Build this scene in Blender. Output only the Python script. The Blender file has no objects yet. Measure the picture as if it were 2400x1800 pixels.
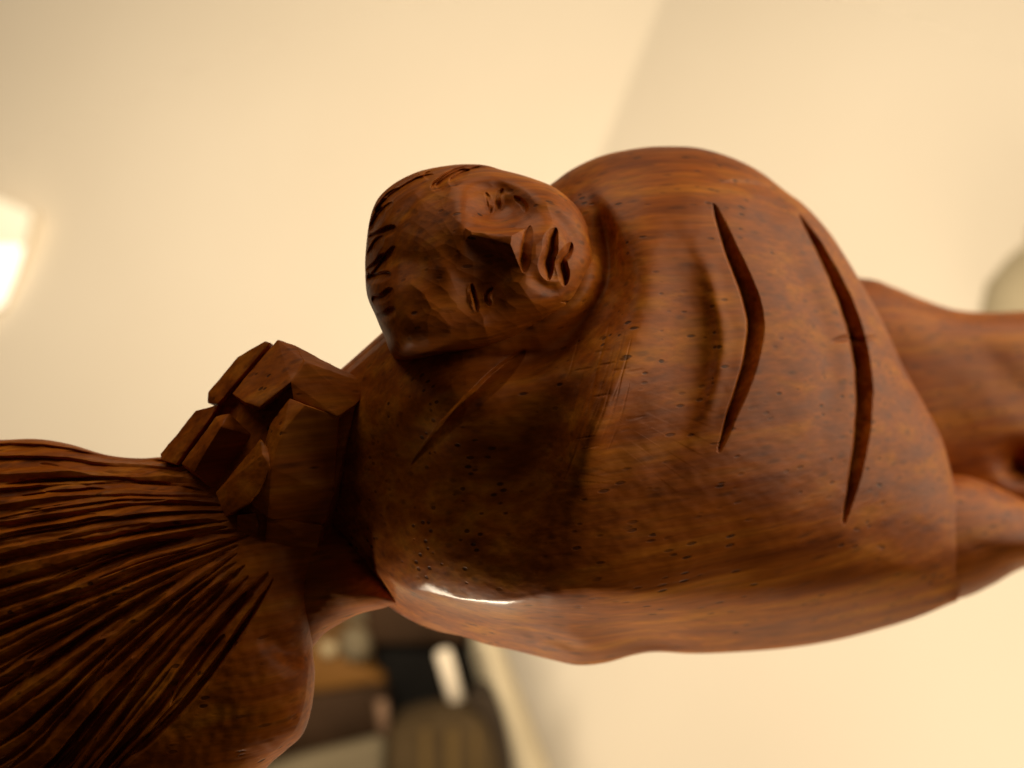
import bpy, bmesh, math, random
import numpy as np
from mathutils import Vector, noise

random.seed(7)
rng = np.random.default_rng(7)
scene = bpy.context.scene
COL = scene.collection

# ------------------------------------------------------------------ camera
FOCUS = 16.0            # cm, camera to the plane of sharpest focus
SPAN = 0.75             # frame width / distance
cam_d = bpy.data.cameras.new("camera")
cam = bpy.data.objects.new("camera", cam_d)
COL.objects.link(cam)
cam.location = (0, -FOCUS / 100, 0)
cam.rotation_euler = (math.radians(90), 0, 0)
cam_d.sensor_width = 36
cam_d.lens = 36 / SPAN
cam_d.clip_start = 0.005
cam_d.clip_end = 50
cam_d.dof.use_dof = True
cam_d.dof.focus_distance = (FOCUS - 0.35) / 100
cam_d.dof.aperture_fstop = 19.0
cam_d.dof.aperture_blades = 0
scene.camera = cam

# ------------------------------------------------------------------ world and light
world = bpy.data.worlds.new("World")
scene.world = world
world.use_nodes = True
bg = world.node_tree.nodes["Background"]
bg.inputs[0].default_value = (1.0, 0.72, 0.42, 1)
bg.inputs[1].default_value = 0.02
scene.view_settings.view_transform = 'Standard'
scene.view_settings.look = 'None'
scene.view_settings.exposure = 0.0
scene.view_settings.gamma = 1.0


def area(name, loc, target, size, power, color, size_y=None, spread=None):
    l = bpy.data.lights.new(name, 'AREA')
    l.shape = 'RECTANGLE'
    l.size = size
    l.size_y = size_y or size
    l.energy = power
    l.color = color
    if spread is not None:
        l.spread = math.radians(spread)
    o = bpy.data.objects.new(name, l)
    COL.objects.link(o)
    o.location = loc
    d = Vector(target) - Vector(loc)
    o.rotation_euler = d.to_track_quat('-Z', 'Y').to_euler()
    return o


WARM = (1.0, 0.81, 0.57)
# unseen lights added to brighten the walls, which bounce light round the figurine
area("left_wall_fill", (-0.46, 0.05, 0.42), (-0.66, 1.6, 0.18), 0.3, 7.8, WARM, spread=150)
area("upper_wall_fill", (-0.10, 0.05, 0.42), (-0.12, 1.3, 0.26), 0.3, 5.7, WARM, spread=150)
area("lower_wall_fill", (0.26, 0.10, -0.42), (0.32, 1.2, -0.24), 0.3, 2.45, WARM, spread=150)
over = area("overhead_lamp", (0.08, 0.11, 0.58), (0.0, 0.0, 0.0), 0.28, 1.05, WARM)
over.data.specular_factor = 0.3
front = area("front_fill", (-0.26, -0.16, 0.50), (0.0, 0.0, 0.0), 0.26, 0.36, WARM)  # added weak fill from front left, no lamp in view there
front.data.specular_factor = 0.1
side = area("side_lamp", (0.50, 0.13, 0.18), (0.0, 0.0, 0.0), 0.5, 2.6, WARM)
side.data.specular_factor = 0.12
glint = area("glint_lamp", (-0.12, 0.14, -0.42), (-0.01, 0.0, -0.02), 0.34, 1.6, (1.0, 0.86, 0.62), size_y=0.05)  # unseen light added below to make the highlight on the robe's lower ridge
glint.data.diffuse_factor = 0.25


# ------------------------------------------------------------------ helpers
def W(u, v, d):
    """photo column, row and height (cm) above the focus plane -> metres"""
    u = np.asarray(u, float); v = np.asarray(v, float); d = np.asarray(d, float)
    D = FOCUS - d
    x = (u - 1200) / 2400 * SPAN * D
    z = -(v - 900) / 2400 * SPAN * D
    y = D - FOCUS
    return np.stack([x, y, z], -1) / 100.0


def link(name, me, mat, parent=None):
    o = bpy.data.objects.new(name, me)
    COL.objects.link(o)
    if mat:
        me.materials.append(mat)
    if parent:
        o.parent = parent
    return o


def thing(o, label, cat, group=None):
    o["label"] = label
    o["category"] = cat
    if group:
        o["group"] = group
    return o


def empty(name, loc):
    o = bpy.data.objects.new(name, None)
    o.empty_display_size = 0.01
    COL.objects.link(o)
    o.location = loc
    return o


def catmull(pts, n, closed=True):
    pts = np.asarray(pts, float)
    m = len(pts)
    if closed:
        P = np.vstack([pts[-1], pts, pts[0], pts[1]])
        segs = m
    else:
        P = np.vstack([2 * pts[0] - pts[1], pts, 2 * pts[-1] - pts[-2]])
        segs = m - 1
    out = []
    k = 14
    for i in range(segs):
        p0, p1, p2, p3 = P[i], P[i + 1], P[i + 2], P[i + 3]
        t = np.linspace(0, 1, k, endpoint=False)[:, None]
        out.append(0.5 * ((2 * p1) + (-p0 + p2) * t + (2 * p0 - 5 * p1 + 4 * p2 - p3) * t ** 2
                          + (-p0 + 3 * p1 - 3 * p2 + p3) * t ** 3))
    out = np.vstack(out)
    if not closed:
        out = np.vstack([out, pts[-1]])
    # resample evenly
    q = np.vstack([out, out[0]]) if closed else out
    L = np.r_[0, np.cumsum(np.linalg.norm(np.diff(q, axis=0), axis=1))]
    t = np.linspace(0, L[-1], n + 1 if closed else n)
    r = np.stack([np.interp(t, L, q[:, i]) for i in range(q.shape[1])], 1)
    return r[:-1] if closed else r


def smin(a, b, k):
    h = np.clip(0.5 + 0.5 * (b - a) / k, 0, 1)
    return b * (1 - h) + a * h - k * h * (1 - h)


def smooth(a, b, x):
    t = np.clip((x - a) / (b - a), 0, 1)
    return t * t * (3 - 2 * t)


def sinterp(X, xs, ys, width=160.0):
    """piecewise-linear table rounded off to a smooth curve"""
    g = np.arange(xs[0] - 600, xs[-1] + 600, 8.0)
    y = np.interp(g, xs, ys)
    k = np.exp(-0.5 * (np.arange(-60, 61) * 8.0 / width) ** 2); k /= k.sum()
    y = np.convolve(np.r_[np.full(60, y[0]), y, np.full(60, y[-1])], k, 'valid')
    return np.interp(X, g, y)


def gauss(U, V, u, v, su, sv, ang=0.0):
    c, s = math.cos(ang), math.sin(ang)
    a = (U - u) * c + (V - v) * s
    b = -(U - u) * s + (V - v) * c
    return np.exp(-0.5 * ((a / su) ** 2 + (b / sv) ** 2))


def curve_field(U, V, pts, n=28):
    """nearest-point data to a polyline: distance to the right-hand side (signed), parameter 0..1"""
    C = catmull(pts, n, closed=False)
    best = np.full(U.shape, 1e9)
    sd = np.zeros(U.shape)
    par = np.zeros(U.shape)
    L = np.r_[0, np.cumsum(np.linalg.norm(np.diff(C, axis=0), axis=1))]
    for i in range(len(C) - 1):
        ax, ay = C[i]; bx, by = C[i + 1]
        tx, ty = bx - ax, by - ay
        l = math.hypot(tx, ty) + 1e-9
        tx /= l; ty /= l
        rx, ry = U - ax, V - ay
        s = np.clip(rx * tx + ry * ty, 0, l)
        dx, dy = rx - s * tx, ry - s * ty
        d2 = dx * dx + dy * dy
        m = d2 < best
        best[m] = d2[m]
        cr = -(tx * ry - ty * rx)
        sd[m] = (np.sign(cr) * np.sqrt(d2))[m]
        par[m] = ((L[i] + s) / L[-1])[m]
    return sd, par


def groove(U, V, pts, w, depth, low=0.0, ends=(0.35, 0.35), shape='v', wmin=0.0):
    """carved cut; w = half width (px); low = where across it the bottom lies (-1 left .. 1 right)"""
    P = np.asarray(pts, float)
    box = ((U > P[:, 0].min() - 3 * w) & (U < P[:, 0].max() + 3 * w)
           & (V > P[:, 1].min() - 3 * w) & (V < P[:, 1].max() + 3 * w))
    out = np.zeros(U.shape)
    if not box.any():
        return out
    u, v = U[box], V[box]
    sd, t = curve_field(u, v, pts)
    ta = np.clip(t / max(ends[0], 1e-3), 0, 1)
    tb = np.clip((1 - t) / max(ends[1], 1e-3), 0, 1)
    taper = np.sqrt(np.sin(ta * np.pi / 2) * np.sin(tb * np.pi / 2))
    if shape == 'g':
        taper = (np.sin(ta * np.pi / 2) * np.sin(tb * np.pi / 2)) ** 2
        ww = w
    else:
        ww = w * np.maximum(taper, 0.03)
    if shape == 'v' and w > 12:
        sd = sd + 1.2 * fbm(u, v, 75, int(P[0, 0] * 7 + P[0, 1]) % 9973, 3)
    x = sd / ww
    if shape == 'v':
        prof = np.where(x < low, (x + 1) / (low + 1 + 1e-6), (1 - x) / (1 - low + 1e-6))
        prof = np.clip(prof, 0, 1)
    else:
        prof = np.exp(-x * x * 1.6)
    out[box] = -depth * prof * taper
    return out


def scallop(U, V, spacing, seed, angle=0.0, stretch=1.0):
    """gouge facets: shallow dishes meeting in crisp ridges (0 in the dishes, about 1 on the ridges)"""
    r = np.random.default_rng(seed)
    c, s_ = math.cos(angle), math.sin(angle)
    X = (U * c + V * s_) / (spacing * stretch); Y = (-U * s_ + V * c) / spacing
    x0, y0 = np.floor(X), np.floor(Y)
    lo = (int(x0.min()) - 2, int(y0.min()) - 2)
    nx, ny = int(x0.max()) - lo[0] + 4, int(y0.max()) - lo[1] + 4
    jx, jy = r.uniform(0, 1, (nx, ny)), r.uniform(0, 1, (nx, ny))
    best = np.full(U.shape, 9.0)
    for a in (-1, 0, 1):
        for b in (-1, 0, 1):
            i = (x0 + a).astype(int) - lo[0]; j = (y0 + b).astype(int) - lo[1]
            d2 = (x0 + a + jx[i, j] - X) ** 2 + (y0 + b + jy[i, j] - Y) ** 2
            best = np.minimum(best, d2)
    return best


def fbm(U, V, scale, seed, octaves=3):
    """cheap smooth noise: sums of rotated sines"""
    r = np.random.default_rng(seed)
    out = np.zeros(U.shape)
    amp = 1.0
    for o in range(octaves):
        for k in range(4):
            a = r.uniform(0, np.pi)
            ph = r.uniform(0, 6.28)
            f = 6.28 / (scale / (1.9 ** o)) * r.uniform(0.7, 1.3)
            ph2 = r.uniform(0, 6.28)
            out += amp * np.sin((U * math.cos(a) + V * math.sin(a)) * f + ph
                                + 0.9 * np.sin((U * math.sin(a) - V * math.cos(a)) * f * 0.6 + ph2))
        amp *= 0.5
    return out / 5.0


def carved(name, outline, centre, base, bulge, detail, mat, parent, nt=600, ns=200, back=1.0, power=2.0, post=None, exp=0.5, polish=None):
    """closed carved volume: outline swept from its centre, front height from base+bulge+detail"""
    O = catmull(outline, nt)
    c = np.asarray(centre, float)
    # front: centre .. rim ; back: rim .. centre
    phi = np.linspace(0, np.pi / 2, ns + 1)[1:]
    # denser in the middle than a plain sine so that carving stays crisp there
    sf = 0.45 * np.sin(phi) + 0.55 * (np.linspace(0, 1, ns + 1)[1:] ** 0.75)
    sf[-1] = 1.0
    sb = np.sin(np.linspace(np.pi / 2, 0, 26))[1:-1]
    verts = []
    def field(S, Uu, Vv, side):
        B = np.clip(1 - S ** (power(Uu, Vv) if callable(power) else power), 0, 1) ** exp
        z0 = base(Uu, Vv)
        if side > 0:
            h = bulge(Uu, Vv) * B
            if post is not None:
                h = post(Uu, Vv, S, h)
            fade = np.clip((1 - S) / 0.03, 0, 1)
            return z0 + h + detail(Uu, Vv) * fade
        return z0 - back * bulge(Uu, Vv) * B
    kk = np.arange(nt); kk = np.minimum(kk, nt - kk)
    ker = np.exp(-0.5 * (kk / (nt / 26.0)) ** 2); ker /= ker.sum()
    Os = np.stack([np.fft.irfft(np.fft.rfft(O[:, i]) * np.fft.rfft(ker), nt) for i in (0, 1)], 1)
    def ring(S_):
        m = S_[..., None] ** 5
        return c + S_[..., None] * ((Os * (1 - m) + O * m) - c)
    S = sf[:, None] * np.ones((1, nt))
    UV = ring(S); U, V = UV[..., 0], UV[..., 1]
    F = W(U, V, field(S, U, V, 1))
    Sb = sb[:, None] * np.ones((1, nt))
    UVb = ring(Sb); Ub, Vb = UVb[..., 0], UVb[..., 1]
    Bk = W(Ub, Vb, field(Sb, Ub, Vb, -1))
    one = np.zeros((1, 1))
    cf = W(c[0], c[1], field(one, one + c[0], one + c[1], 1)[0, 0]).reshape(1, 3)
    cb = W(c[0], c[1], field(one, one + c[0], one + c[1], -1)[0, 0]).reshape(1, 3)
    vs = np.vstack([cf, F.reshape(-1, 3), Bk.reshape(-1, 3), cb])
    rows = ns + len(sb)
    j = np.arange(nt); jn = (j + 1) % nt
    i = np.arange(rows - 1)[:, None]
    a = 1 + i * nt + j; b = 1 + i * nt + jn
    q = np.stack([a, a + nt, b + nt, b], -1).reshape(-1, 4)
    t1 = np.stack([np.zeros(nt, int), 1 + j, 1 + jn], -1)
    last = 1 + (rows - 1) * nt
    t2 = np.stack([np.full(nt, len(vs) - 1), last + jn, last + j], -1)
    me = bpy.data.meshes.new(name)
    me.vertices.add(len(vs))
    me.vertices.foreach_set("co", vs.astype(np.float32).ravel())
    nl = q.size + t1.size + t2.size
    me.loops.add(nl)
    me.loops.foreach_set("vertex_index", np.concatenate([q.ravel(), t1.ravel(), t2.ravel()]).astype(np.int32))
    npoly = len(q) + len(t1) + len(t2)
    me.polygons.add(npoly)
    tot = np.r_[np.full(len(q), 4), np.full(len(t1) + len(t2), 3)]
    st = np.r_[0, np.cumsum(tot)[:-1]]
    me.polygons.foreach_set("loop_start", st.astype(np.int32))
    me.polygons.foreach_set("use_smooth", np.ones(npoly, bool))
    me.update(calc_edges=True)
    me.validate()
    at = me.attributes.new("polish", 'FLOAT', 'POINT')
    pv = np.zeros(len(vs), np.float32)
    if polish is not None:
        pv[1:1 + ns * nt] = polish(U, V).ravel()
    at.data.foreach_set("value", pv)
    bm = bmesh.new(); bm.from_mesh(me)
    bmesh.ops.recalc_face_normals(bm, faces=bm.faces)
    bm.to_mesh(me); bm.free()
    return link(name, me, mat, parent)


# ------------------------------------------------------------------ materials
def nodes_of(m):
    m.use_nodes = True
    return m.node_tree.nodes, m.node_tree.links, m.node_tree.nodes["Principled BSDF"]


def wood(name, dark, mid, light, rough=0.42, grain_rot=0.10):
    m = bpy.data.materials.new(name)
    N, L, b = nodes_of(m)
    tc = N.new("ShaderNodeTexCoord")
    mp = N.new("ShaderNodeMapping")
    mp.inputs["Rotation"].default_value = (0, grain_rot, -0.62)
    L.new(tc.outputs["Object"], mp.inputs["Vector"])
    # long grain streaks
    st = N.new("ShaderNodeVectorMath"); st.operation = 'MULTIPLY'
    st.inputs[1].default_value = (9, 330, 380)
    L.new(mp.outputs[0], st.inputs[0])
    n1 = N.new("ShaderNodeTexNoise"); n1.inputs["Scale"].default_value = 1.0
    n1.inputs["Detail"].default_value = 6; n1.inputs["Roughness"].default_value = 0.5
    n1.inputs["Distortion"].default_value = 0.3
    L.new(st.outputs[0], n1.inputs["Vector"])
    # broad patches
    n2 = N.new("ShaderNodeTexNoise"); n2.inputs["Scale"].default_value = 55
    n2.inputs["Detail"].default_value = 3
    L.new(mp.outputs[0], n2.inputs["Vector"])
    mix = N.new("ShaderNodeMath"); mix.operation = 'MULTIPLY_ADD'
    mix.inputs[1].default_value = 0.76
    L.new(n1.outputs["Fac"], mix.inputs[0])
    sc = N.new("ShaderNodeMath"); sc.operation = 'MULTIPLY'; sc.inputs[1].default_value = 0.24
    L.new(n2.outputs["Fac"], sc.inputs[0]); L.new(sc.outputs[0], mix.inputs[2])
    cr = N.new("ShaderNodeValToRGB")
    e = cr.color_ramp.elements
    e[0].position = 0.30; e[0].color = (*dark, 1)
    e[1].position = 0.70; e[1].color = (*light, 1)
    k = e.new(0.5); k.color = (*mid, 1)
    L.new(mix.outputs[0], cr.inputs[0])
    # fine fibre
    fv = N.new("ShaderNodeVectorMath"); fv.operation = 'MULTIPLY'
    fv.inputs[1].default_value = (120, 1500, 1700)
    L.new(mp.outputs[0], fv.inputs[0])
    n3 = N.new("ShaderNodeTexNoise"); n3.inputs["Scale"].default_value = 1
    n3.inputs["Detail"].default_value = 3
    L.new(fv.outputs[0], n3.inputs["Vector"])
    # pores: short dashes along the grain
    pv = N.new("ShaderNodeVectorMath"); pv.operation = 'MULTIPLY'
    pv.inputs[1].default_value = (300, 1100, 1100)
    L.new(mp.outputs[0], pv.inputs[0])
    vo = N.new("ShaderNodeTexVoronoi"); vo.inputs["Scale"].default_value = 1
    vo.inputs["Randomness"].default_value = 1.0
    L.new(pv.outputs[0], vo.inputs["Vector"])
    lt = N.new("ShaderNodeMapRange"); lt.inputs[1].default_value = 0.18; lt.inputs[2].default_value = 0.30
    lt.inputs[3].default_value = 1.0; lt.inputs[4].default_value = 0.0
    L.new(vo.outputs["Distance"], lt.inputs[0])
    # only in some cells
    pick = N.new("ShaderNodeSeparateColor"); L.new(vo.outputs["Color"], pick.inputs[0])
    gt = N.new("ShaderNodeMath"); gt.operation = 'GREATER_THAN'; gt.inputs[1].default_value = 0.58
    L.new(pick.outputs[0], gt.inputs[0])
    clus = N.new("ShaderNodeTexNoise"); clus.inputs["Scale"].default_value = 110
    L.new(mp.outputs[0], clus.inputs["Vector"])
    cm = N.new("ShaderNodeMapRange"); cm.inputs[1].default_value = 0.42; cm.inputs[2].default_value = 0.6
    L.new(clus.outputs["Fac"], cm.inputs[0])
    pm = N.new("ShaderNodeMath"); pm.operation = 'MULTIPLY'
    L.new(lt.outputs[0], pm.inputs[0]); L.new(gt.outputs[0], pm.inputs[1])
    pm2 = N.new("ShaderNodeMath"); pm2.operation = 'MULTIPLY'
    L.new(pm.outputs[0], pm2.inputs[0]); L.new(cm.outputs[0], pm2.inputs[1])
    dv = N.new("ShaderNodeVectorMath"); dv.operation = 'MULTIPLY'
    dv.inputs[1].default_value = (110, 620, 620)
    L.new(mp.outputs[0], dv.inputs[0])
    vo2 = N.new("ShaderNodeTexVoronoi"); vo2.inputs["Scale"].default_value = 1
    L.new(dv.outputs[0], vo2.inputs["Vector"])
    lt2 = N.new("ShaderNodeMapRange"); lt2.inputs[1].default_value = 0.10; lt2.inputs[2].default_value = 0.26
    lt2.inputs[3].default_value = 0.5; lt2.inputs[4].default_value = 0.0
    L.new(vo2.outputs["Distance"], lt2.inputs[0])
    mx = N.new("ShaderNodeMath"); mx.operation = 'MAXIMUM'
    L.new(pm2.outputs[0], mx.inputs[0]); L.new(lt2.outputs[0], mx.inputs[1])
    # colour
    m1 = N.new("ShaderNodeMix"); m1.data_type = 'RGBA'; m1.blend_type = 'MULTIPLY'
    m1.inputs["Factor"].default_value = 0.55
    L.new(cr.outputs[0], m1.inputs["A"])
    fr = N.new("ShaderNodeMapRange"); fr.inputs[1].default_value = 0.3; fr.inputs[2].default_value = 0.7
    fr.inputs[3].default_value = 0.55; fr.inputs[4].default_value = 1.25
    L.new(n3.outputs["Fac"], fr.inputs[0]); L.new(fr.outputs[0], m1.inputs["B"])
    m2 = N.new("ShaderNodeMix"); m2.data_type = 'RGBA'
    m2.inputs["B"].default_value = (0.006, 0.004, 0.003, 1)
    pf = N.new("ShaderNodeMath"); pf.operation = 'MULTIPLY'; pf.inputs[1].default_value = 0.75
    L.new(mx.outputs[0], pf.inputs[0]); L.new(pf.outputs[0], m2.inputs["Factor"])
    L.new(m1.outputs["Result"], m2.inputs["A"])
    L.new(m2.outputs["Result"], b.inputs["Base Color"])
    # roughness
    rr = N.new("ShaderNodeMapRange"); rr.inputs[3].default_value = rough - 0.08; rr.inputs[4].default_value = rough + 0.14
    L.new(n1.outputs["Fac"], rr.inputs[0]); L.new(rr.outputs[0], b.inputs["Roughness"])
    b.inputs["Specular IOR Level"].default_value = 0.13
    pa = N.new("ShaderNodeAttribute"); pa.attribute_name = "polish"
    pc = N.new("ShaderNodeMath"); pc.operation = 'MULTIPLY_ADD'; pc.inputs[1].default_value = 0.9; pc.inputs[2].default_value = 0.02
    L.new(pa.outputs["Fac"], pc.inputs[0]); L.new(pc.outputs[0], b.inputs["Coat Weight"])
    b.inputs["Coat Roughness"].default_value = 0.20
    # relief
    h1 = N.new("ShaderNodeMath"); h1.operation = 'MULTIPLY_ADD'; h1.inputs[1].default_value = -0.6
    L.new(pm2.outputs[0], h1.inputs[0])
    h2 = N.new("ShaderNodeMath"); h2.operation = 'MULTIPLY'; h2.inputs[1].default_value = 0.35
    L.new(n3.outputs["Fac"], h2.inputs[0]); L.new(h2.outputs[0], h1.inputs[2])
    bp = N.new("ShaderNodeBump"); bp.inputs["Strength"].default_value = 0.45
    bp.inputs["Distance"].default_value = 0.00022
    L.new(h1.outputs[0], bp.inputs["Height"]); L.new(bp.outputs[0], b.inputs["Normal"])
    return m


def plain(name, col, rough=0.6, col2=None, scale=20, bump=0.0):
    m = bpy.data.materials.new(name)
    N, L, b = nodes_of(m)
    tc = N.new("ShaderNodeTexCoord")
    n = N.new("ShaderNodeTexNoise"); n.inputs["Scale"].default_value = scale; n.inputs["Detail"].default_value = 4
    L.new(tc.outputs["Object"], n.inputs["Vector"])
    cr = N.new("ShaderNodeValToRGB")
    c2 = col2 or tuple(min(1, c * 1.12) for c in col)
    cr.color_ramp.elements[0].position = 0.35; cr.color_ramp.elements[0].color = (*col, 1)
    cr.color_ramp.elements[1].position = 0.65; cr.color_ramp.elements[1].color = (*c2, 1)
    L.new(n.outputs["Fac"], cr.inputs[0]); L.new(cr.outputs[0], b.inputs["Base Color"])
    b.inputs["Roughness"].default_value = rough
    b.inputs["Specular IOR Level"].default_value = 0.2
    if bump:
        bp = N.new("ShaderNodeBump"); bp.inputs["Strength"].default_value = bump; bp.inputs["Distance"].default_value = 0.002
        L.new(n.outputs["Fac"], bp.inputs["Height"]); L.new(bp.outputs[0], b.inputs["Normal"])
    return m


MAT_WOOD = wood("carved_wood", (0.20, 0.038, 0.0010), (0.41, 0.101, 0.0034), (0.61, 0.205, 0.0125), rough=0.48)
MAT_HEAD = MAT_WOOD
MAT_WALL = plain("cream_plaster", (0.78, 0.712, 0.60), 0.9, (0.82, 0.755, 0.645), 2.2, 0.08)

# ------------------------------------------------------------------ the room's two walls
def raypoint(u, v, dist):
    return Vector(W(u, v, FOCUS - dist * 100)[()])


def slab(name, quad, thick, mat):
    """wall: four corner points of its room side, given real thickness away from the camera"""
    bm = bmesh.new()
    f = [bm.verts.new(p) for p in quad]
    n = (quad[1] - quad[0]).cross(quad[3] - quad[0]).normalized()
    if n.y < 0:
        n = -n
    b = [bm.verts.new(p + n * thick) for p in quad]
    bm.faces.new(f); bm.faces.new(b[::-1])
    for i in range(4):
        bm.faces.new((f[i], b[i], b[(i + 1) % 4], f[(i + 1) % 4]))
    bmesh.ops.recalc_face_normals(bm, faces=bm.faces)
    me = bpy.data.meshes.new(name); bm.to_mesh(me); bm.free()
    o = link(name, me, mat)
    o["kind"] = "structure"
    return o


ca = raypoint(1551, 0, 1.35); cb_ = raypoint(1410, 358, 1.33)
axis = (ca - cb_).normalized()
c_top = ca + axis * 1.3
c_bot = ca - axis * 2.2
left_dir = (raypoint(0, 400, 1.62) - raypoint(1400, 400, 1.33)).normalized()
right_dir = (raypoint(2400, 400, 0.98) - raypoint(1400, 400, 1.33)).normalized()
slab("wall", [c_bot, c_top, c_top + left_dir * 2.4, c_bot + left_dir * 2.4], 0.08, MAT_WALL)
slab("wall", [c_top, c_bot, c_bot + right_dir * 0.85, c_top + right_dir * 0.85], 0.08, MAT_WALL)

# ------------------------------------------------------------------ things far behind, out of focus
def soft_box(name, poly, dist, deep, mat, bev=0.006, parent=None, shift=(0, 0)):
    """a solid from its outline (photo columns and rows) at its own distance, with real thickness"""
    bm = bmesh.new()
    fr = [bm.verts.new(raypoint(u, v, dist)) for u, v in poly]
    bk = [bm.verts.new(raypoint(u, v, dist) + Vector((shift[0], deep, shift[1]))) for u, v in poly]
    bm.faces.new(fr); bm.faces.new(bk[::-1])
    n = len(poly)
    for i in range(n):
        bm.faces.new((fr[i], bk[i], bk[(i + 1) % n], fr[(i + 1) % n]))
    bmesh.ops.recalc_face_normals(bm, faces=bm.faces)
    bmesh.ops.bevel(bm, geom=bm.edges[:], offset=bev, segments=3, profile=0.5, affect='EDGES', clamp_overlap=True)
    me = bpy.data.meshes.new(name); bm.to_mesh(me); bm.free()
    for p in me.polygons:
        p.use_smooth = True
    return link(name, me, mat, parent)


def tube(name, a, b, r, mat, parent=None, prof=None):
    """lathe along a-b: prof = list of (t, radius factor)"""
    prof = prof or [(0, 0.02), (0.01, 0.6), (0.05, 1), (0.95, 1), (0.99, 0.6), (1, 0.02)]
    ax = (b - a); q = ax.to_track_quat('Z', 'Y')
    bm = bmesh.new(); rings = []
    for t, f in prof:
        rings.append([bm.verts.new(a + ax * t + q @ Vector((math.cos(k * math.tau / 24) * r * f, math.sin(k * math.tau / 24) * r * f, 0))) for k in range(24)])
    for i in range(len(rings) - 1):
        for k in range(24):
            bm.faces.new((rings[i][k], rings[i][(k + 1) % 24], rings[i + 1][(k + 1) % 24], rings[i + 1][k]))
    bm.faces.new(rings[0][::-1]); bm.faces.new(rings[-1])
    bmesh.ops.recalc_face_normals(bm, faces=bm.faces)
    me = bpy.data.meshes.new(name); bm.to_mesh(me); bm.free()
    for p in me.polygons:
        p.use_smooth = True
    return link(name, me, mat, parent)


M_BLACK = plain("black_plastic", (0.003, 0.0025, 0.002), 0.95, (0.005, 0.004, 0.003))
M_BROWN = plain("dark_brown_wood", (0.022, 0.010, 0.003), 0.8, (0.034, 0.016, 0.006))
M_OCHRE = plain("ochre_wood", (0.12, 0.052, 0.008), 0.7, (0.15, 0.068, 0.012))
M_PALE = plain("off_white", (0.72, 0.64, 0.52), 0.6)
M_GREY = plain("grey_clay", (0.13, 0.105, 0.065), 0.8)
M_SHADE = plain("olive_wall_shade", (0.50, 0.44, 0.32), 0.9)  # tone of the shade on the wall, put into a colour
M_SEAT = plain("brown_cloth", (0.042, 0.026, 0.010), 0.9, (0.065, 0.042, 0.018), 30)
M_TRIM = plain("dark_cloth", (0.03, 0.02, 0.012), 0.9)

ob = empty("wooden_chest", tuple(raypoint(700, 1680, 1.0)))
thing(ob, "dark wooden chest with an ochre top, blurred behind the grooved tuft", "chest")
bpy.context.view_layer.update()
CH = [soft_box("chest_body", [(420, 1700), (420, 1625), (735, 1628), (905, 1605), (905, 1722), (720, 1780), (420, 1840)], 0.98, 0.14, M_BROWN),
      soft_box("lid", [(420, 1520), (735, 1520), (800, 1535), (880, 1580), (905, 1603), (735, 1626), (420, 1624)], 0.985, 0.14, M_OCHRE),
      soft_box("backboard", [(420, 1360), (860, 1360), (900, 1440), (890, 1602), (420, 1518)], 1.13, 0.02, M_GREY)]
for o in CH:
    o.parent = ob; o.matrix_parent_inverse = ob.matrix_world.inverted()
ob = empty("speaker_box", tuple(raypoint(980, 1690, 1.0)))
thing(ob, "black box with a dark brown top, blurred below the robe", "box")
bpy.context.view_layer.update()
CH = [soft_box("box_body", [(868, 1500), (1090, 1500), (1112, 1560), (1150, 1700), (905, 1720), (880, 1600)], 1.01, 0.10, M_BLACK),
      soft_box("lid", [(840, 1380), (1100, 1380), (1100, 1500), (1080, 1512), (868, 1512)], 1.0, 0.12, M_BROWN)]
for o in CH:
    o.parent = ob; o.matrix_parent_inverse = ob.matrix_world.inverted()
o = tube("cup", raypoint(770, 1506, 0.985), raypoint(770, 1540, 0.985), 0.006, plain("dull_ivory", (0.36, 0.29, 0.17), 0.7), prof=[(0, .5), (.1, .95), (.5, 1), (.8, .8), (1, .5)])
thing(o, "small pale knob-like cup on the ochre chest top, blurred", "cup")
o = tube("jar", raypoint(832, 1470, 0.99), raypoint(832, 1545, 0.99), 0.011, M_GREY, prof=[(0, .5), (.15, .7), (.3, 1), (.8, 1), (1, .7)])
thing(o, "small grey jar standing next to the pale cup, blurred", "jar")
o = tube("paper_roll", raypoint(1036, 1522, 0.97), raypoint(1076, 1662, 0.97), 0.0058, M_PALE)
thing(o, "slim white roll leaning in front of the black box", "roll")
o = tube("pink_rod", raypoint(893, 1640, 0.955), raypoint(902, 1725, 0.955), 0.0045, plain("pinkish_wood", (0.15, 0.09, 0.055), 0.7))
thing(o, "short pinkish rod standing left of the black box", "rod")
o = soft_box("board", [(480, 1850), (700, 1778), (905, 1728), (905, 1900), (480, 1960)], 0.95, 0.02, M_GREY)
thing(o, "grey-brown board at the bottom edge, blurred below the dark chest", "board")
ob = empty("cushion", tuple(raypoint(1040, 1790, 0.93)))
thing(ob, "brown striped cushion with a dark rounded edge at the bottom", "cushion")
bpy.context.view_layer.update()
CH = [soft_box("cushion_cover", [(905, 1715), (960, 1690), (1060, 1672), (1130, 1668), (1165, 1720), (1185, 1810), (1190, 2000), (905, 2000)], 0.93, 0.06, M_SEAT, 0.012),
      soft_box("trim", [(1090, 1655), (1128, 1625), (1150, 1640), (1180, 1715), (1200, 1810), (1205, 2000), (1180, 2000), (1176, 1810), (1150, 1710), (1115, 1665)], 0.925, 0.05, M_TRIM, 0.003)]
for k, (x, w) in enumerate([(985, 22), (1045, 30), (1105, 18)]):
    CH.append(soft_box("stripe", [(x, 1712), (x + w, 1706), (x + w + 6, 1990), (x + 6, 1990)], 0.928, 0.01, plain("ochre_stripe", (0.085, 0.053, 0.018), 0.9), 0.001))
for o in CH:
    o.parent = ob; o.matrix_parent_inverse = ob.matrix_world.inverted()
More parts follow.
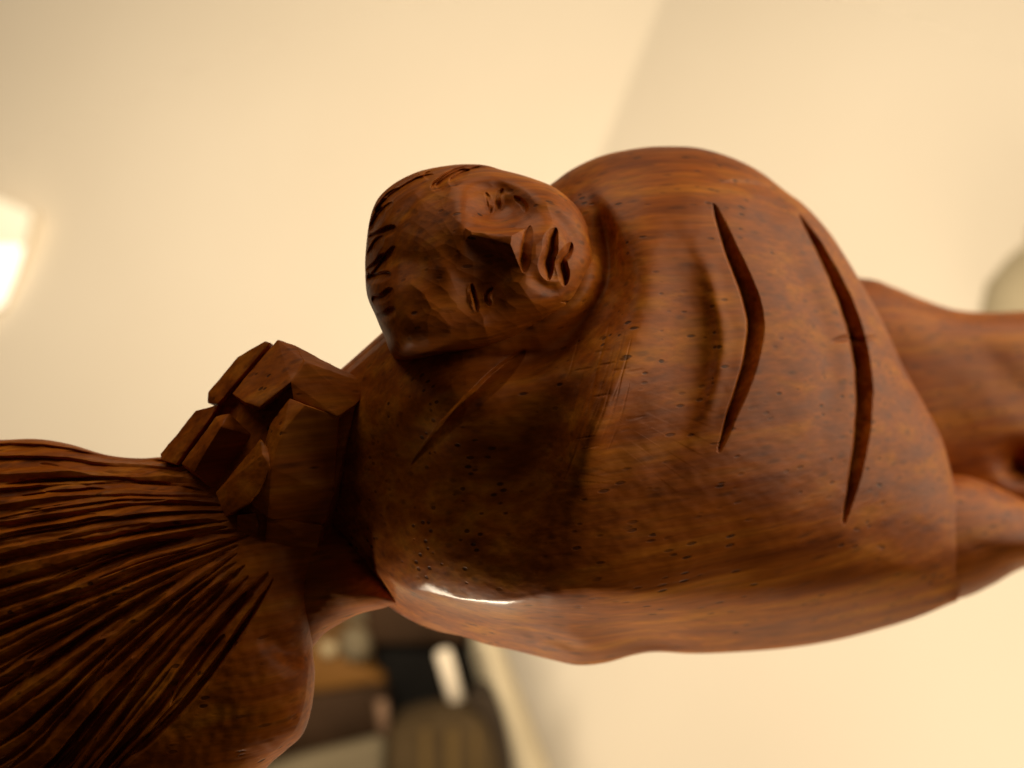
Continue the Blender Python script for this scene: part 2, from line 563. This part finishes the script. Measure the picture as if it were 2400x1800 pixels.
# added bent sheet, its olive tone standing in for soft shade on the wall
def bent_shade_sheet():
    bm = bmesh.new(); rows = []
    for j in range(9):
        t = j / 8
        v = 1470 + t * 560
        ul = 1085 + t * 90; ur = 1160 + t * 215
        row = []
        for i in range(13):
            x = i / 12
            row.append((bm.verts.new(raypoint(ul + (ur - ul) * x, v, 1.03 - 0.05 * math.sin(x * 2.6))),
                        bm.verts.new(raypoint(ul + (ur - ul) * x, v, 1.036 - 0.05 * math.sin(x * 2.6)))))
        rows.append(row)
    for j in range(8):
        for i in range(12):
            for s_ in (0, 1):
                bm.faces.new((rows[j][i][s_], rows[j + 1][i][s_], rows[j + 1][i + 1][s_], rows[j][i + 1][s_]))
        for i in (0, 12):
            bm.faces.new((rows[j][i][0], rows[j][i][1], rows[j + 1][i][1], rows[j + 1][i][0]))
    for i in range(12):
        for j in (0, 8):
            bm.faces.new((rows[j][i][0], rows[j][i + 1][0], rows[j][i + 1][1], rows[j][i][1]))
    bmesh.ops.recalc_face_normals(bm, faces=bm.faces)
    me = bpy.data.meshes.new("shade_sheet"); bm.to_mesh(me); bm.free()
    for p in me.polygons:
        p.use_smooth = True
    return link("shade_sheet", me, M_SHADE)


thing(bent_shade_sheet(), "added olive bent sheet standing in for soft shade on the cream wall right of the cushion", "sheet")
o = tube("vase", raypoint(2490, 540, 0.88), raypoint(2410, 880, 0.88), 0.038, plain("olive_glaze", (0.36, 0.31, 0.21), 0.7),
         prof=[(0, .4), (.03, .55), (.12, .5), (.25, .75), (.45, 1), (.65, 1), (.85, .8), (1, .6)])
thing(o, "olive rounded vase at the right edge, blurred above the leg", "vase")

# lit lamp at the left edge
def glow(name, col, strength):
    m = bpy.data.materials.new(name)
    N, L, b = nodes_of(m)
    b.inputs["Base Color"].default_value = (0.8, 0.75, 0.65, 1)
    b.inputs["Emission Color"].default_value = (*col, 1)
    b.inputs["Emission Strength"].default_value = strength
    return m


ob = empty("lamp", tuple(raypoint(-60, 600, 1.585)))
thing(ob, "lit white lamp cut by the left edge of the frame", "lamp")
bpy.context.view_layer.update()
CH = [soft_box("lamp_body", [(-175, 436), (-60, 436), (77, 494), (69, 545), (58, 580), (34, 650), (6, 718), (-60, 756), (-175, 756)], 1.545, 0.09, MAT_WALL, 0.004),
      soft_box("lamp_shade", [(-170, 440), (-60, 440), (72, 498), (64, 540), (54, 575), (-170, 575)], 1.541, 0.006, glow("warm_glow", (1.0, 0.90, 0.62), 0.25), 0.001),
      soft_box("diffuser", [(-170, 577), (52, 577), (30, 645), (2, 712), (-60, 750), (-170, 750)], 1.541, 0.006, glow("white_glow", (1.0, 0.96, 0.86), 1.0), 0.001)]
for o in CH:
    o.parent = ob; o.matrix_parent_inverse = ob.matrix_world.inverted()

# ------------------------------------------------------------------ the figurine
fig = empty("wooden_figurine", tuple(W(1300, 1100, -3)))
thing(fig, "dark brown carved wooden figurine of a robed man gripping a grooved tuft, filling the frame", "figurine")
bpy.context.view_layer.update()
PARTS = []

# --- robed body
body_out = [(690, 1010), (735, 920), (790, 873), (900, 775), (1010, 670), (1150, 535), (1291, 432), (1340, 397), (1410, 365),
            (1497, 347), (1562, 343), (1638, 347), (1714, 369), (1779, 401), (1844, 450), (1888, 483), (1942, 542),
            (1985, 607), (2018, 662), (2067, 749), (2116, 857), (2170, 955), (2208, 1031), (2235, 1128), (2258, 1215),
            (2268, 1290), (2262, 1355), (2246, 1404), (2224, 1416), (2148, 1448), (2061, 1475), (1953, 1502), (1844, 1519), (1736, 1528),
            (1627, 1532), (1540, 1528), (1486, 1535), (1421, 1553), (1356, 1559), (1291, 1546), (1204, 1524),
            (1150, 1513), (1085, 1492), (1009, 1475), (944, 1443), (900, 1412), (857, 1367), (828, 1318), (780, 1260), (720, 1180)]
vb_u = [700, 828, 857, 900, 944, 1009, 1085, 1150, 1204, 1291, 1356, 1421, 1486, 1540, 1627, 1736, 1844, 1953, 2061, 2148, 2224, 2270]
vb_v = [1180, 1318, 1367, 1412, 1443, 1475, 1492, 1513, 1524, 1546, 1559, 1553, 1535, 1528, 1532, 1528, 1519, 1502, 1475, 1448, 1416, 1390]


def body_base(U, V):
    return sinterp(U, [650, 800, 1200, 1700, 2270], [-0.9, -1.1, -2.0, -3.7, -6.0])


def body_bulge(U, V):
    return sinterp(U, [650, 900, 1200, 1600, 2000, 2270], [0.9, 1.75, 2.7, 3.3, 3.2, 2.4])


rg_u = [760, 839, 884, 925, 978, 1059, 1116, 1193, 1258, 1340, 1441, 1523, 1700, 1844, 2000, 2200, 2270]
rg_v = [1240, 1317, 1349, 1374, 1390, 1408, 1416, 1420, 1410, 1405, 1412, 1424, 1436, 1436, 1415, 1375, 1340]


def body_post(U, V, S, h):
    vr = sinterp(U, rg_u, rg_v, 35)
    vb = sinterp(U, vb_u, vb_v, 22)
    t = np.maximum(vb - V, 0) / np.maximum(vb - vr, 8)
    if h.size > 10:
        us = np.linspace(780, 2250, 60)
        hr = []
        for u in us:
            m = (abs(U - u) < 16) & (abs(V - np.interp(u, rg_u, rg_v)) < 10)
            hr.append(h[m].mean() if m.any() else np.nan)
        hr = np.array(hr); ok = ~np.isnan(hr)
        HR = sinterp(U, us[ok], hr[ok], 45)
    else:
        HR = 5.0
    soft = sinterp(U, [800, 1150, 1260, 1500, 1900], [0.07, 0.09, 0.25, 0.6, 0.9])
    return smin(h, HR * t, soft)


g1 = [(1672, 476), (1715, 590), (1756, 690), (1770, 770), (1752, 870), (1712, 980), (1684, 1062)]
g2 = [(1872, 500), (1925, 590), (1978, 700), (2010, 800), (2024, 900), (2020, 1010), (2002, 1120), (1976, 1230)]


def body_detail(U, V):
    d = np.zeros(U.shape)
    # deep knife cuts
    d += groove(U, V, g1, 23, 0.52, low=-0.75, ends=(0.55, 0.7))
    d += groove(U, V, g2, 22, 0.72, low=-0.75, ends=(0.6, 0.5))
    # soft valleys of the robe
    d += groove(U, V, [(1550, 480), (1600, 620), (1625, 780), (1610, 940), (1540, 1080), (1420, 1210)], 92, 0.34, shape='g', ends=(0.4, 0.6))
    d += groove(U, V, [(1790, 500), (1860, 620), (1925, 760), (1945, 900), (1920, 1030), (1870, 1130)], 42, 0.12, shape='g', ends=(0.3, 0.5))
    # raised sash ridge
    d -= groove(U, V, [(1500, 720), (1460, 850), (1400, 980), (1350, 1120), (1370, 1250)], 66, 0.34, shape='g', ends=(0.5, 0.5))
    d -= groove(U, V, [(1600, 520), (1660, 640), (1690, 800), (1660, 960), (1590, 1100)], 26, 0.08, shape='g', ends=(0.4, 0.4))
    # dark valley between chest and sash
    d += gauss(U, V, 1255, 1030, 70, 190, 0.3) * -0.20
    # hollow round the head and neck
    d += groove(U, V, [(1290, 470), (1400, 560), (1440, 660), (1390, 760), (1270, 830), (1080, 860), (930, 850)], 58, 0.36, shape='g', ends=(0.2, 0.4))
    d += gauss(U, V, 1010, 910, 160, 110, -0.5) * 0.55
    d += groove(U, V, [(1360, 430), (1410, 510), (1425, 600), (1410, 680), (1350, 760), (1250, 825)], 24, 0.22, shape='g', ends=(0.3, 0.4))
    # collar wedge cut
    d += groove(U, V, [(1232, 822), (1150, 900), (1060, 985), (965, 1090)], 24, 0.13, low=-0.6, ends=(0.35, 0.9))
    # crease at the shoulder top
    d += groove(U, V, [(1690, 430), (1760, 438), (1830, 452), (1880, 478)], 16, 0.07, low=0.4)
    d += groove(U, V, [(1945, 802), (1990, 792), (2012, 797), (2060, 790)], 9, 0.13)
    # lower lobes at the underside
    d += gauss(U, V, 1300, 1500, 150, 28, 0.20) * 0.16
    d += groove(U, V, [(1180, 1470), (1300, 1500), (1400, 1530)], 18, 0.12, shape='g')
    d += gauss(U, V, 1510, 1500, 70, 26, 0.0) * -0.16
    # back strip at far shoulder
    d += groove(U, V, [(770, 905), (850, 835), (930, 770)], 9, 0.10, low=0.2)
    d += groove(U, V, [(800, 1000), (830, 930), (900, 870)], 22, 0.08, shape='g')
    # hand-carved unevenness
    d += 0.018 * fbm(U, V, 190, 3) + 0.0022 * fbm(U, V * 1.6, 46, 9, 2)
    d += 0.010 * scallop(U, V, 120, 17, 0.3, 1.4) * smooth(1500, 1000, U)
    # tool scratches along the sash
    r = np.random.default_rng(11)
    for k in range(16):
        u0 = 1335 + r.uniform(-20, 110); v0 = r.uniform(830, 1080)
        d += groove(U, V, [(u0 + 38, v0 - 90), (u0 + 14, v0), (u0 - 14, v0 + 70)], 3.4, 0.009)
    for k in range(9):
        u0 = 1430 + r.uniform(-70, 70); v0 = r.uniform(820, 1050)
        d += groove(U, V, [(u0 - 20, v0 + 3), (u0, v0), (u0 + 24, v0 - 5)], 4, 0.010)
    return d


o = carved("robed_body", body_out, (1480, 1000), body_base, body_bulge, body_detail, MAT_WOOD, None,
           nt=1100, ns=380, post=body_post,
           power=lambda U, V: 2.3 + 4.5 * smooth(1020, 1400, V) * smooth(1750, 1150, U),
           polish=lambda U, V: np.exp(-((V - np.interp(U, rg_u, rg_v) + 2) / 26.0) ** 2) * smooth(780, 860, U) * smooth(1360, 1160, U))
PARTS.append(o)

# --- head, lying on its side: crown to the left, chin to the right
def hp(cu, cv):
    return (800 + cu / 3.318, 360 + cv / 3.318)


head_out = [hp(*p) for p in [(440, 1600), (330, 1410), (265, 1260), (200, 1100), (185, 900), (190, 750), (212, 560), (245, 430),
            (300, 330), (400, 240), (520, 172), (650, 125), (850, 90), (1000, 82), (1130, 92), (1260, 130), (1400, 165),
            (1550, 215), (1650, 260), (1760, 340), (1850, 440), (1910, 560), (1945, 700), (1970, 820), (1960, 940),
            (1925, 1080), (1860, 1190), (1700, 1300), (1480, 1430), (1200, 1520), (800, 1570)]]


def head_base(U, V):
    return -0.55 + (V - 600) * 0.0008 - (U - 1120) * 0.0012


def head_bulge(U, V):
    return np.full(U.shape, 1.28)


def head_detail(U, V):
    c = (U - 800) * 3.318; r = (V - 360) * 3.318
    d = np.zeros(U.shape)
    # eye sockets
    d += gauss(c, r, 1270, 410, 165, 100, 0.15) * -0.40
    d += groove(c, r, [(940, 330), (1100, 270), (1300, 280), (1480, 390)], 70, 0.10, shape='g', ends=(0.5, 0.5))
    d += gauss(c, r, 1090, 1050, 140, 150, 0.0) * -0.20
    d += gauss(c, r, 1180, 800, 130, 90, 0.4) * -0.06
    # brow
    d += gauss(c, r, 930, 560, 65, 230, -0.1) * 0.10
    d += gauss(c, r, 800, 900, 60, 190, -0.35) * 0.05
    # cheeks and muzzle
    d += gauss(c, r, 1560, 350, 190, 90, 0.35) * 0.09
    d += gauss(c, r, 1400, 1120, 220, 110, 0.25) * 0.08
    d += gauss(c, r, 1640, 760, 190, 240, 0.0) * 0.09
    # nose: three planes and an end facet
    hN = np.clip((c - 960) / 400, 0, 1) * 0.17 + 0.10
    top = (r - 578) / 62 * 0.26
    lowl = 690 + (c - 1000) * (190 / 380.0)
    low = (lowl - r) / 190 * 0.34
    end = (1432 - (r - 590) * 0.16 - c) / 105 * 0.27
    start = (c - 965) / 90 * 0.24
    n = np.minimum.reduce([hN, top, low, end, start])
    d += np.maximum(n, 0)
    # philtrum, lips and chin cuts
    q = 3.318
    def cut(p, w, dep, **kw):
        return groove(c, r, p, w, dep, **kw)
    d += cut([(1470, 560), (1440, 720), (1420, 930)], 45, 0.08, low=-0.5)
    d += cut([(1668, 575), (1630, 660), (1622, 760), (1590, 860), (1612, 985)], 62, 0.22, low=0.3, ends=(0.3, 0.3))
    d += cut([(1790, 690), (1750, 770), (1708, 830), (1728, 930), (1735, 1030)], 50, 0.18, low=0.3, ends=(0.3, 0.3))
    d += cut([(1640, 800), (1650, 900), (1680, 1000)], 60, 0.10, shape='g')
    d += cut([(1500, 400), (1640, 480), (1760, 600), (1830, 760), (1850, 900)], 75, 0.10, shape='g')
    d += cut([(1440, 920), (1590, 1040), (1740, 1060)], 60, 0.07, shape='g')
    d += cut([(1700, 1150), (1800, 1160), (1900, 1150)], 14, 0.05)
    # upper eye lids
    d += cut([(1120, 300), (1150, 380), (1160, 470)], 26, 0.08, low=0.2)
    d += cut([(1255, 270), (1225, 340), (1225, 440)], 30, 0.09, low=0.2)
    d += cut([(1340, 330), (1420, 400), (1430, 460)], 30, 0.05)
    for p in ([(1120, 290), (1150, 370), (1165, 480)], [(1250, 275), (1235, 350), (1240, 450)],
              [(1000, 1000), (1005, 1090), (1045, 1240)], [(1180, 1050), (1150, 1110), (1165, 1190)]):
        d -= cut(p, 22, 0.10, shape='g', ends=(0.5, 0.5))
    d += cut([(960, 380), (1080, 470), (1250, 520), (1420, 480)], 90, 0.13, shape='g', ends=(0.5, 0.5))
    # lower eye slits
    d += cut([(1010, 1010), (1015, 1090), (1060, 1230)], 34, 0.11, low=0.3)
    d += cut([(1180, 1040), (1140, 1110), (1155, 1190)], 30, 0.10, low=-0.2)
    # hair line and locks
    hl = smooth(540, 330, c + (r - 500) * -0.10)
    d += hl * 0.05
    d += cut([(760, 250), (620, 330), (500, 460), (420, 590), (400, 800), (405, 1200)], 46, 0.03, shape='g', ends=(0.2, 0.5))
    for p in [[(1240, 118), (1120, 120), (960, 170), (840, 240)], [(1120, 105), (960, 130), (820, 190), (700, 280)],
              [(560, 150), (430, 230), (330, 330)], [(330, 420), (270, 520), (225, 600)], [(350, 780), (280, 870), (205, 930)],
              [(610, 165), (480, 205), (360, 290), (290, 380)], [(720, 165), (560, 240), (420, 330), (270, 470)],
              [(450, 270), (350, 370), (250, 510), (215, 620)], [(400, 380), (330, 470), (260, 560), (215, 650)],
              [(425, 570), (350, 610), (270, 650), (200, 690)], [(330, 640), (270, 720), (215, 820), (195, 880)],
              [(420, 720), (340, 850), (260, 960), (200, 1000)], [(385, 935), (320, 960), (250, 970), (195, 970)],
              [(400, 1050), (330, 1120), (240, 1150)], [(420, 1200), (350, 1260), (280, 1280)],
              [(900, 95), (780, 125), (650, 190)], [(1000, 130), (860, 190), (740, 270)]]:
        d += cut(p, 42, 0.14, low=-0.7, ends=(0.3, 0.10))
    d += 0.014 * fbm(c, r, 420, 5, 1) + (0.034 * scallop(c, r, 190, 44, 1.2, 1.5) + 0.014 * scallop(c, r, 80, 45, 0.4, 1.8)) * smooth(430, 620, c)
    return d


o = carved("head", head_out, hp(1080, 800), head_base, head_bulge, head_detail, MAT_HEAD, None, nt=700, ns=260,
           power=lambda U, V: 2.4 + 7 * smooth(600, 800, V) * smooth(1280, 980, U))
PARTS.append(o)

# --- grooved tuft held in the fist
tuft_out = [(-260, 1030), (-120, 1034), (0, 1031), (87, 1029), (163, 1041), (250, 1066), (330, 1074), (420, 1068), (600, 1065), (730, 1120),
            (785, 1240), (765, 1370), (735, 1480), (734, 1535), (738, 1584), (730, 1660), (710, 1720), (672, 1757), (624, 1800),
            (540, 1900), (400, 2010), (150, 2080), (-150, 2060), (-340, 1900), (-400, 1500), (-360, 1150)]


def tuft_base(U, V):
    return -0.75 + (V - 1300) * 0.0006


def tuft_bulge(U, V):
    return np.full(U.shape, 1.30)


def bp_(cx, cy):
    return (cx / 2.074, 1000 + cy / 2.074)


guides = [
    [(-400, 95), (0, 100), (250, 108), (480, 150), (760, 175)],
    [(-400, 170), (0, 175), (250, 172), (500, 205), (770, 215)],
    [(-400, 260), (0, 258), (250, 236), (520, 238), (860, 262)],
    [(-400, 340), (0, 322), (300, 300), (600, 286), (880, 300)],
    [(-400, 440), (0, 395), (320, 345), (640, 315), (930, 340)],
    [(-400, 545), (0, 490), (330, 432), (680, 385), (960, 385)],
    [(-400, 640), (0, 560), (340, 500), (700, 440), (990, 425)],
    [(-400, 760), (0, 650), (350, 575), (700, 505), (1010, 465)],
    [(-400, 900), (0, 770), (300, 690), (660, 575), (1040, 500)],
    [(-400, 1030), (0, 880), (320, 770), (690, 620), (1080, 530)],
    [(-400, 1180), (0, 990), (330, 850), (720, 690), (1100, 560)],
    [(-380, 1340), (0, 1130), (330, 960), (720, 760), (1100, 600)],
    [(-300, 1500), (50, 1290), (380, 1060), (740, 830), (1090, 630)],
    [(-200, 1650), (120, 1440), (440, 1150), (780, 880), (1100, 650)],
    [(-80, 1750), (180, 1560), (500, 1220), (820, 920), (1120, 680)],
    [(60, 1800), (290, 1600), (560, 1290), (880, 950), (1170, 690)],
    [(220, 1850), (400, 1640), (660, 1300), (940, 980), (1240, 690)],
    [(340, 1850), (520, 1640), (760, 1370), (1010, 1040), (1320, 690)],
    [(460, 1800), (600, 1640), (820, 1440), (1000, 1230), (1190, 960), (1330, 740)],
]


def tuft_detail(U, V):
    d = np.zeros(U.shape)
    r = np.random.default_rng(4)
    G = [np.array([bp_(*p) for p in g]) for g in guides]
    G = [np.vstack([g, g[-1] + (g[-1] - g[-2]) / np.linalg.norm(g[-1] - g[-2]) * (75 if i < 15 else 25)]) for i, g in enumerate(G)]
    Gr = [catmull(g, 60, closed=False) for g in G]
    for i in range(len(Gr)):
        for k in range(4 if i < 9 else 6):
            f = r.uniform(-0.5, 0.5) if k else r.uniform(-0.15, 0.15)
            j = min(max(i + (1 if f > 0 else -1), 0), len(Gr) - 1)
            C = Gr[i] * (1 - abs(f)) + Gr[j] * abs(f)
            if k == 0:
                a, b = int(r.uniform(0, 8)), int(r.uniform(55, 60))
            else:
                a = int(r.uniform(0, 34)); b = min(60, a + int(r.uniform(14, 30)))
            P = C[np.linspace(a, b - 1, 8).astype(int)]
            P = P + r.normal(0, 0.9, P.shape)
            wdt = r.uniform(11, 16) if k == 0 else r.uniform(6, 11)
            if i >= 12:
                wdt *= 1.15
            d += groove(U, V, P, wdt, wdt * r.uniform(0.0058, 0.0085), low=r.uniform(-0.75, 0.75), ends=(0.3, 0.22))
    d += 0.006 * scallop(U, V, 46, 23, 0.25, 3.0) * smooth(620, 520, U)
    # bulging smooth underside at the right
    d += gauss(U, V, 640, 1640, 90, 130, 0.3) * 0.10
    d += groove(U, V, [(560, 1440), (620, 1500), (690, 1530), (740, 1535)], 36, 0.10, shape='g', ends=(0.8, 0.05))
    d += 0.02 * fbm(U, V, 160, 8) + 0.004 * fbm(U, V, 40, 13, 2)
    return d


o = carved("tuft", tuft_out, (250, 1450), tuft_base, tuft_bulge, tuft_detail, MAT_WOOD, None, nt=1000, ns=340, power=2.6)
PARTS.append(o)

# --- wrist between tuft and body
neck_out = [(560, 1330), (600, 1270), (700, 1215), (800, 1230), (880, 1300), (930, 1400), (910, 1421), (845, 1438), (800, 1460), (759, 1486), (732, 1517),
            (690, 1545), (620, 1530), (570, 1440)]
o = carved("wrist", neck_out, (730, 1370), lambda U, V: -0.85 - (U - 700) * 0.0016, lambda U, V: np.full(U.shape, 0.80),
           lambda U, V: 0.012 * fbm(U, V, 80, 21) + groove(U, V, [(690, 1290), (640, 1360), (560, 1450)], 14, 0.09), MAT_WOOD, None, nt=360, ns=110, power=2.2)
PARTS.append(o)

# --- legs receding to the right
leg_out = [(1640, 900), (1720, 720), (1880, 650), (2029, 653), (2094, 673), (2159, 700), (2235, 725), (2311, 732), (2400, 729), (2520, 720), (2640, 760),
           (2700, 920), (2680, 1150), (2600, 1260), (2420, 1260), (2278, 1220), (2100, 1180), (1800, 1120)]


def leg_detail(U, V):
    d = gauss(U, V, 2320, 780, 120, 30, 0.1) * 0.06
    d += groove(U, V, [(2280, 760), (2330, 850), (2420, 930), (2520, 960)], 60, 0.10, shape='g')
    d += gauss(U, V, 2390, 1088, 30, 26, 0.3) * -0.8
    return d + 0.02 * fbm(U, V, 200, 31)


o = carved("leg", leg_out, (2280, 910), lambda U, V: -7.6 - (U - 2000) * 0.006, lambda U, V: np.full(U.shape, 1.7), leg_detail, MAT_WOOD, None,
           nt=420, ns=120, power=2.4)
PARTS.append(o)
foot_out = [(1900, 1260), (2040, 1130), (2224, 1114), (2300, 1126), (2400, 1172), (2520, 1230), (2580, 1290), (2500, 1310), (2400, 1331), (2322, 1373), (2250, 1403),
            (2120, 1425), (1980, 1380)]
o = carved("leg", foot_out, (2270, 1265), lambda U, V: -6.0 - (U - 2150) * 0.006, lambda U, V: np.full(U.shape, 1.5),
           lambda U, V: 0.02 * fbm(U, V, 150, 33), MAT_WOOD, None, nt=420, ns=120, power=2.2)
PARTS.append(o)

# --- fist: chisel-cut polyhedra
def fp(p, dd=0.0, su=0, sv=0):
    return Vector(W(340 + (p[0] + su) / 2.963, 760 + (p[1] + sv) / 2.963, p[2] + dd))


def block(name, pts, deep, shift, parent, bev=0.00012):
    bm = bmesh.new()
    for p in pts:
        bm.verts.new(fp(p))
        bm.verts.new(fp(p, -deep, *shift))
    r = bmesh.ops.convex_hull(bm, input=bm.verts[:])
    junk = [g for g in r["geom_interior"] + r["geom_unused"] if isinstance(g, bmesh.types.BMVert)]
    if junk:
        bmesh.ops.delete(bm, geom=list(set(junk)), context='VERTS')
    bmesh.ops.dissolve_limit(bm, angle_limit=math.radians(6), verts=bm.verts, edges=bm.edges)
    bmesh.ops.bevel(bm, geom=bm.edges[:], offset=bev, segments=2, profile=0.6, affect='EDGES', clamp_overlap=True)
    bmesh.ops.triangulate(bm, faces=bm.faces[:])
    for it in range(5):
        long = [e for e in bm.edges if e.calc_length() > 0.0007]
        if not long:
            break
        bmesh.ops.subdivide_edges(bm, edges=long, cuts=1)
        bmesh.ops.triangulate(bm, faces=[f for f in bm.faces if len(f.verts) > 3])
    bmesh.ops.recalc_face_normals(bm, faces=bm.faces)
    bm.normal_update()
    for v in bm.verts:
        c = v.co * 1000
        k = noise.noise(c * 0.55) * 0.00009 + noise.noise(c * 1.7 + Vector((5, 2, 1))) * 0.00004
        v.co += v.normal * k
    me = bpy.data.meshes.new(name); bm.to_mesh(me); bm.free()
    me.polygons.foreach_set("use_smooth", [True] * len(me.polygons))
    o = link(name, me, MAT_WOOD, parent)
    me.set_sharp_from_angle(angle=math.radians(28))
    return o


hand = block("hand", [(680, 560, -0.18), (1050, 170, -0.45), (1120, 270, -0.10), (1460, 560, -0.12), (1350, 900, 0.0), (1310, 1190, 0.04), (900, 640, 0.06), (760, 1300, 0.34),
                      (1190, 1555, -0.20), (830, 1560, 0.05), (640, 1540, 0.06), (520, 1190, 0.02), (420, 1060, -0.12)], 0.9, (60, 60), None)
PARTS.append(hand)
FING = []
FING.append(("palm", [(880, 160, -.62), (760, 280, -.58), (520, 545, -.52), (250, 940, -.42), (380, 1040, -.30), (700, 640, -.30), (1000, 440, -.36), (1050, 240, -.50)], .35, (30, 30)))
# outermost finger: two lit strips along the silhouette
FING.append(("finger", [(832, 118, -.48), (866, 128, -.46), (545, 505, -.30), (500, 552, -.30), (432, 545, -.45), (440, 470, -.52), (640, 230, -.58)], .45, (60, 30)))
FING.append(("finger", [(478, 566, -.34), (508, 560, -.34), (440, 668, -.26), (215, 972, -.18), (180, 962, -.2), (110, 940, -.3), (105, 903, -.4), (200, 850, -.45), (350, 600, -.48)], .45, (60, 30)))
# second finger
FING.append(("finger", [(920, 105, -.34), (1050, 150, -.36), (1112, 262, -.02), (1012, 402, .22), (792, 574, .30), (690, 540, .22), (602, 482, .04)], .55, (50, 50)))
FING.append(("finger", [(490, 642, .02), (585, 618, .04), (745, 772, -.02), (525, 712, .24), (432, 862, .28), (342, 1022, .26), (252, 972, .06), (370, 1050, .2), (490, 1165, -.06)], .5, (40, 40)))
# third finger
FING.append(("finger", [(800, 800, .34), (722, 886, .30), (488, 1170, .26), (560, 1335, .36), (730, 1235, .54), (872, 1000, .58), (962, 985, .46), (930, 960, .50), (815, 905, .50)], .7, (40, 40)))
FING.append(("knuckle", [(1050, 152, -.34), (1112, 262, .0), (1012, 402, .22), (1030, 520, .26), (1340, 640, .16), (1460, 560, -.05), (1580, 425, -.48), (1450, 432, -.42), (1200, 262, -.38)], .5, (0, 60)))
FING.append(("knuckle", [(1005, 515, .30), (1110, 562, .34), (1342, 642, .10), (1335, 880, .12), (1312, 1185, .12), (875, 1000, .60), (955, 745, .52), (870, 690, .30), (1225, 1400, -.06), (850, 1345, .44), (740, 1250, .40)], .7, (30, 0)))
FING.append(("finger", [(640, 1325, .36), (770, 1310, .36), (790, 1400, .30), (770, 1520, .14), (628, 1525, .14)], .5, (30, -30)))
FING.append(("finger", [(850, 1335, .42), (1228, 1395, .02), (1192, 1556, -.10), (830, 1535, .14)], .5, (20, -20)))
for nm, pts, deep, sh in FING:
    block(nm, pts, deep, sh, hand)

for p in PARTS:
    p.parent = fig
    p.matrix_parent_inverse = fig.matrix_world.inverted()
print("figurine done")
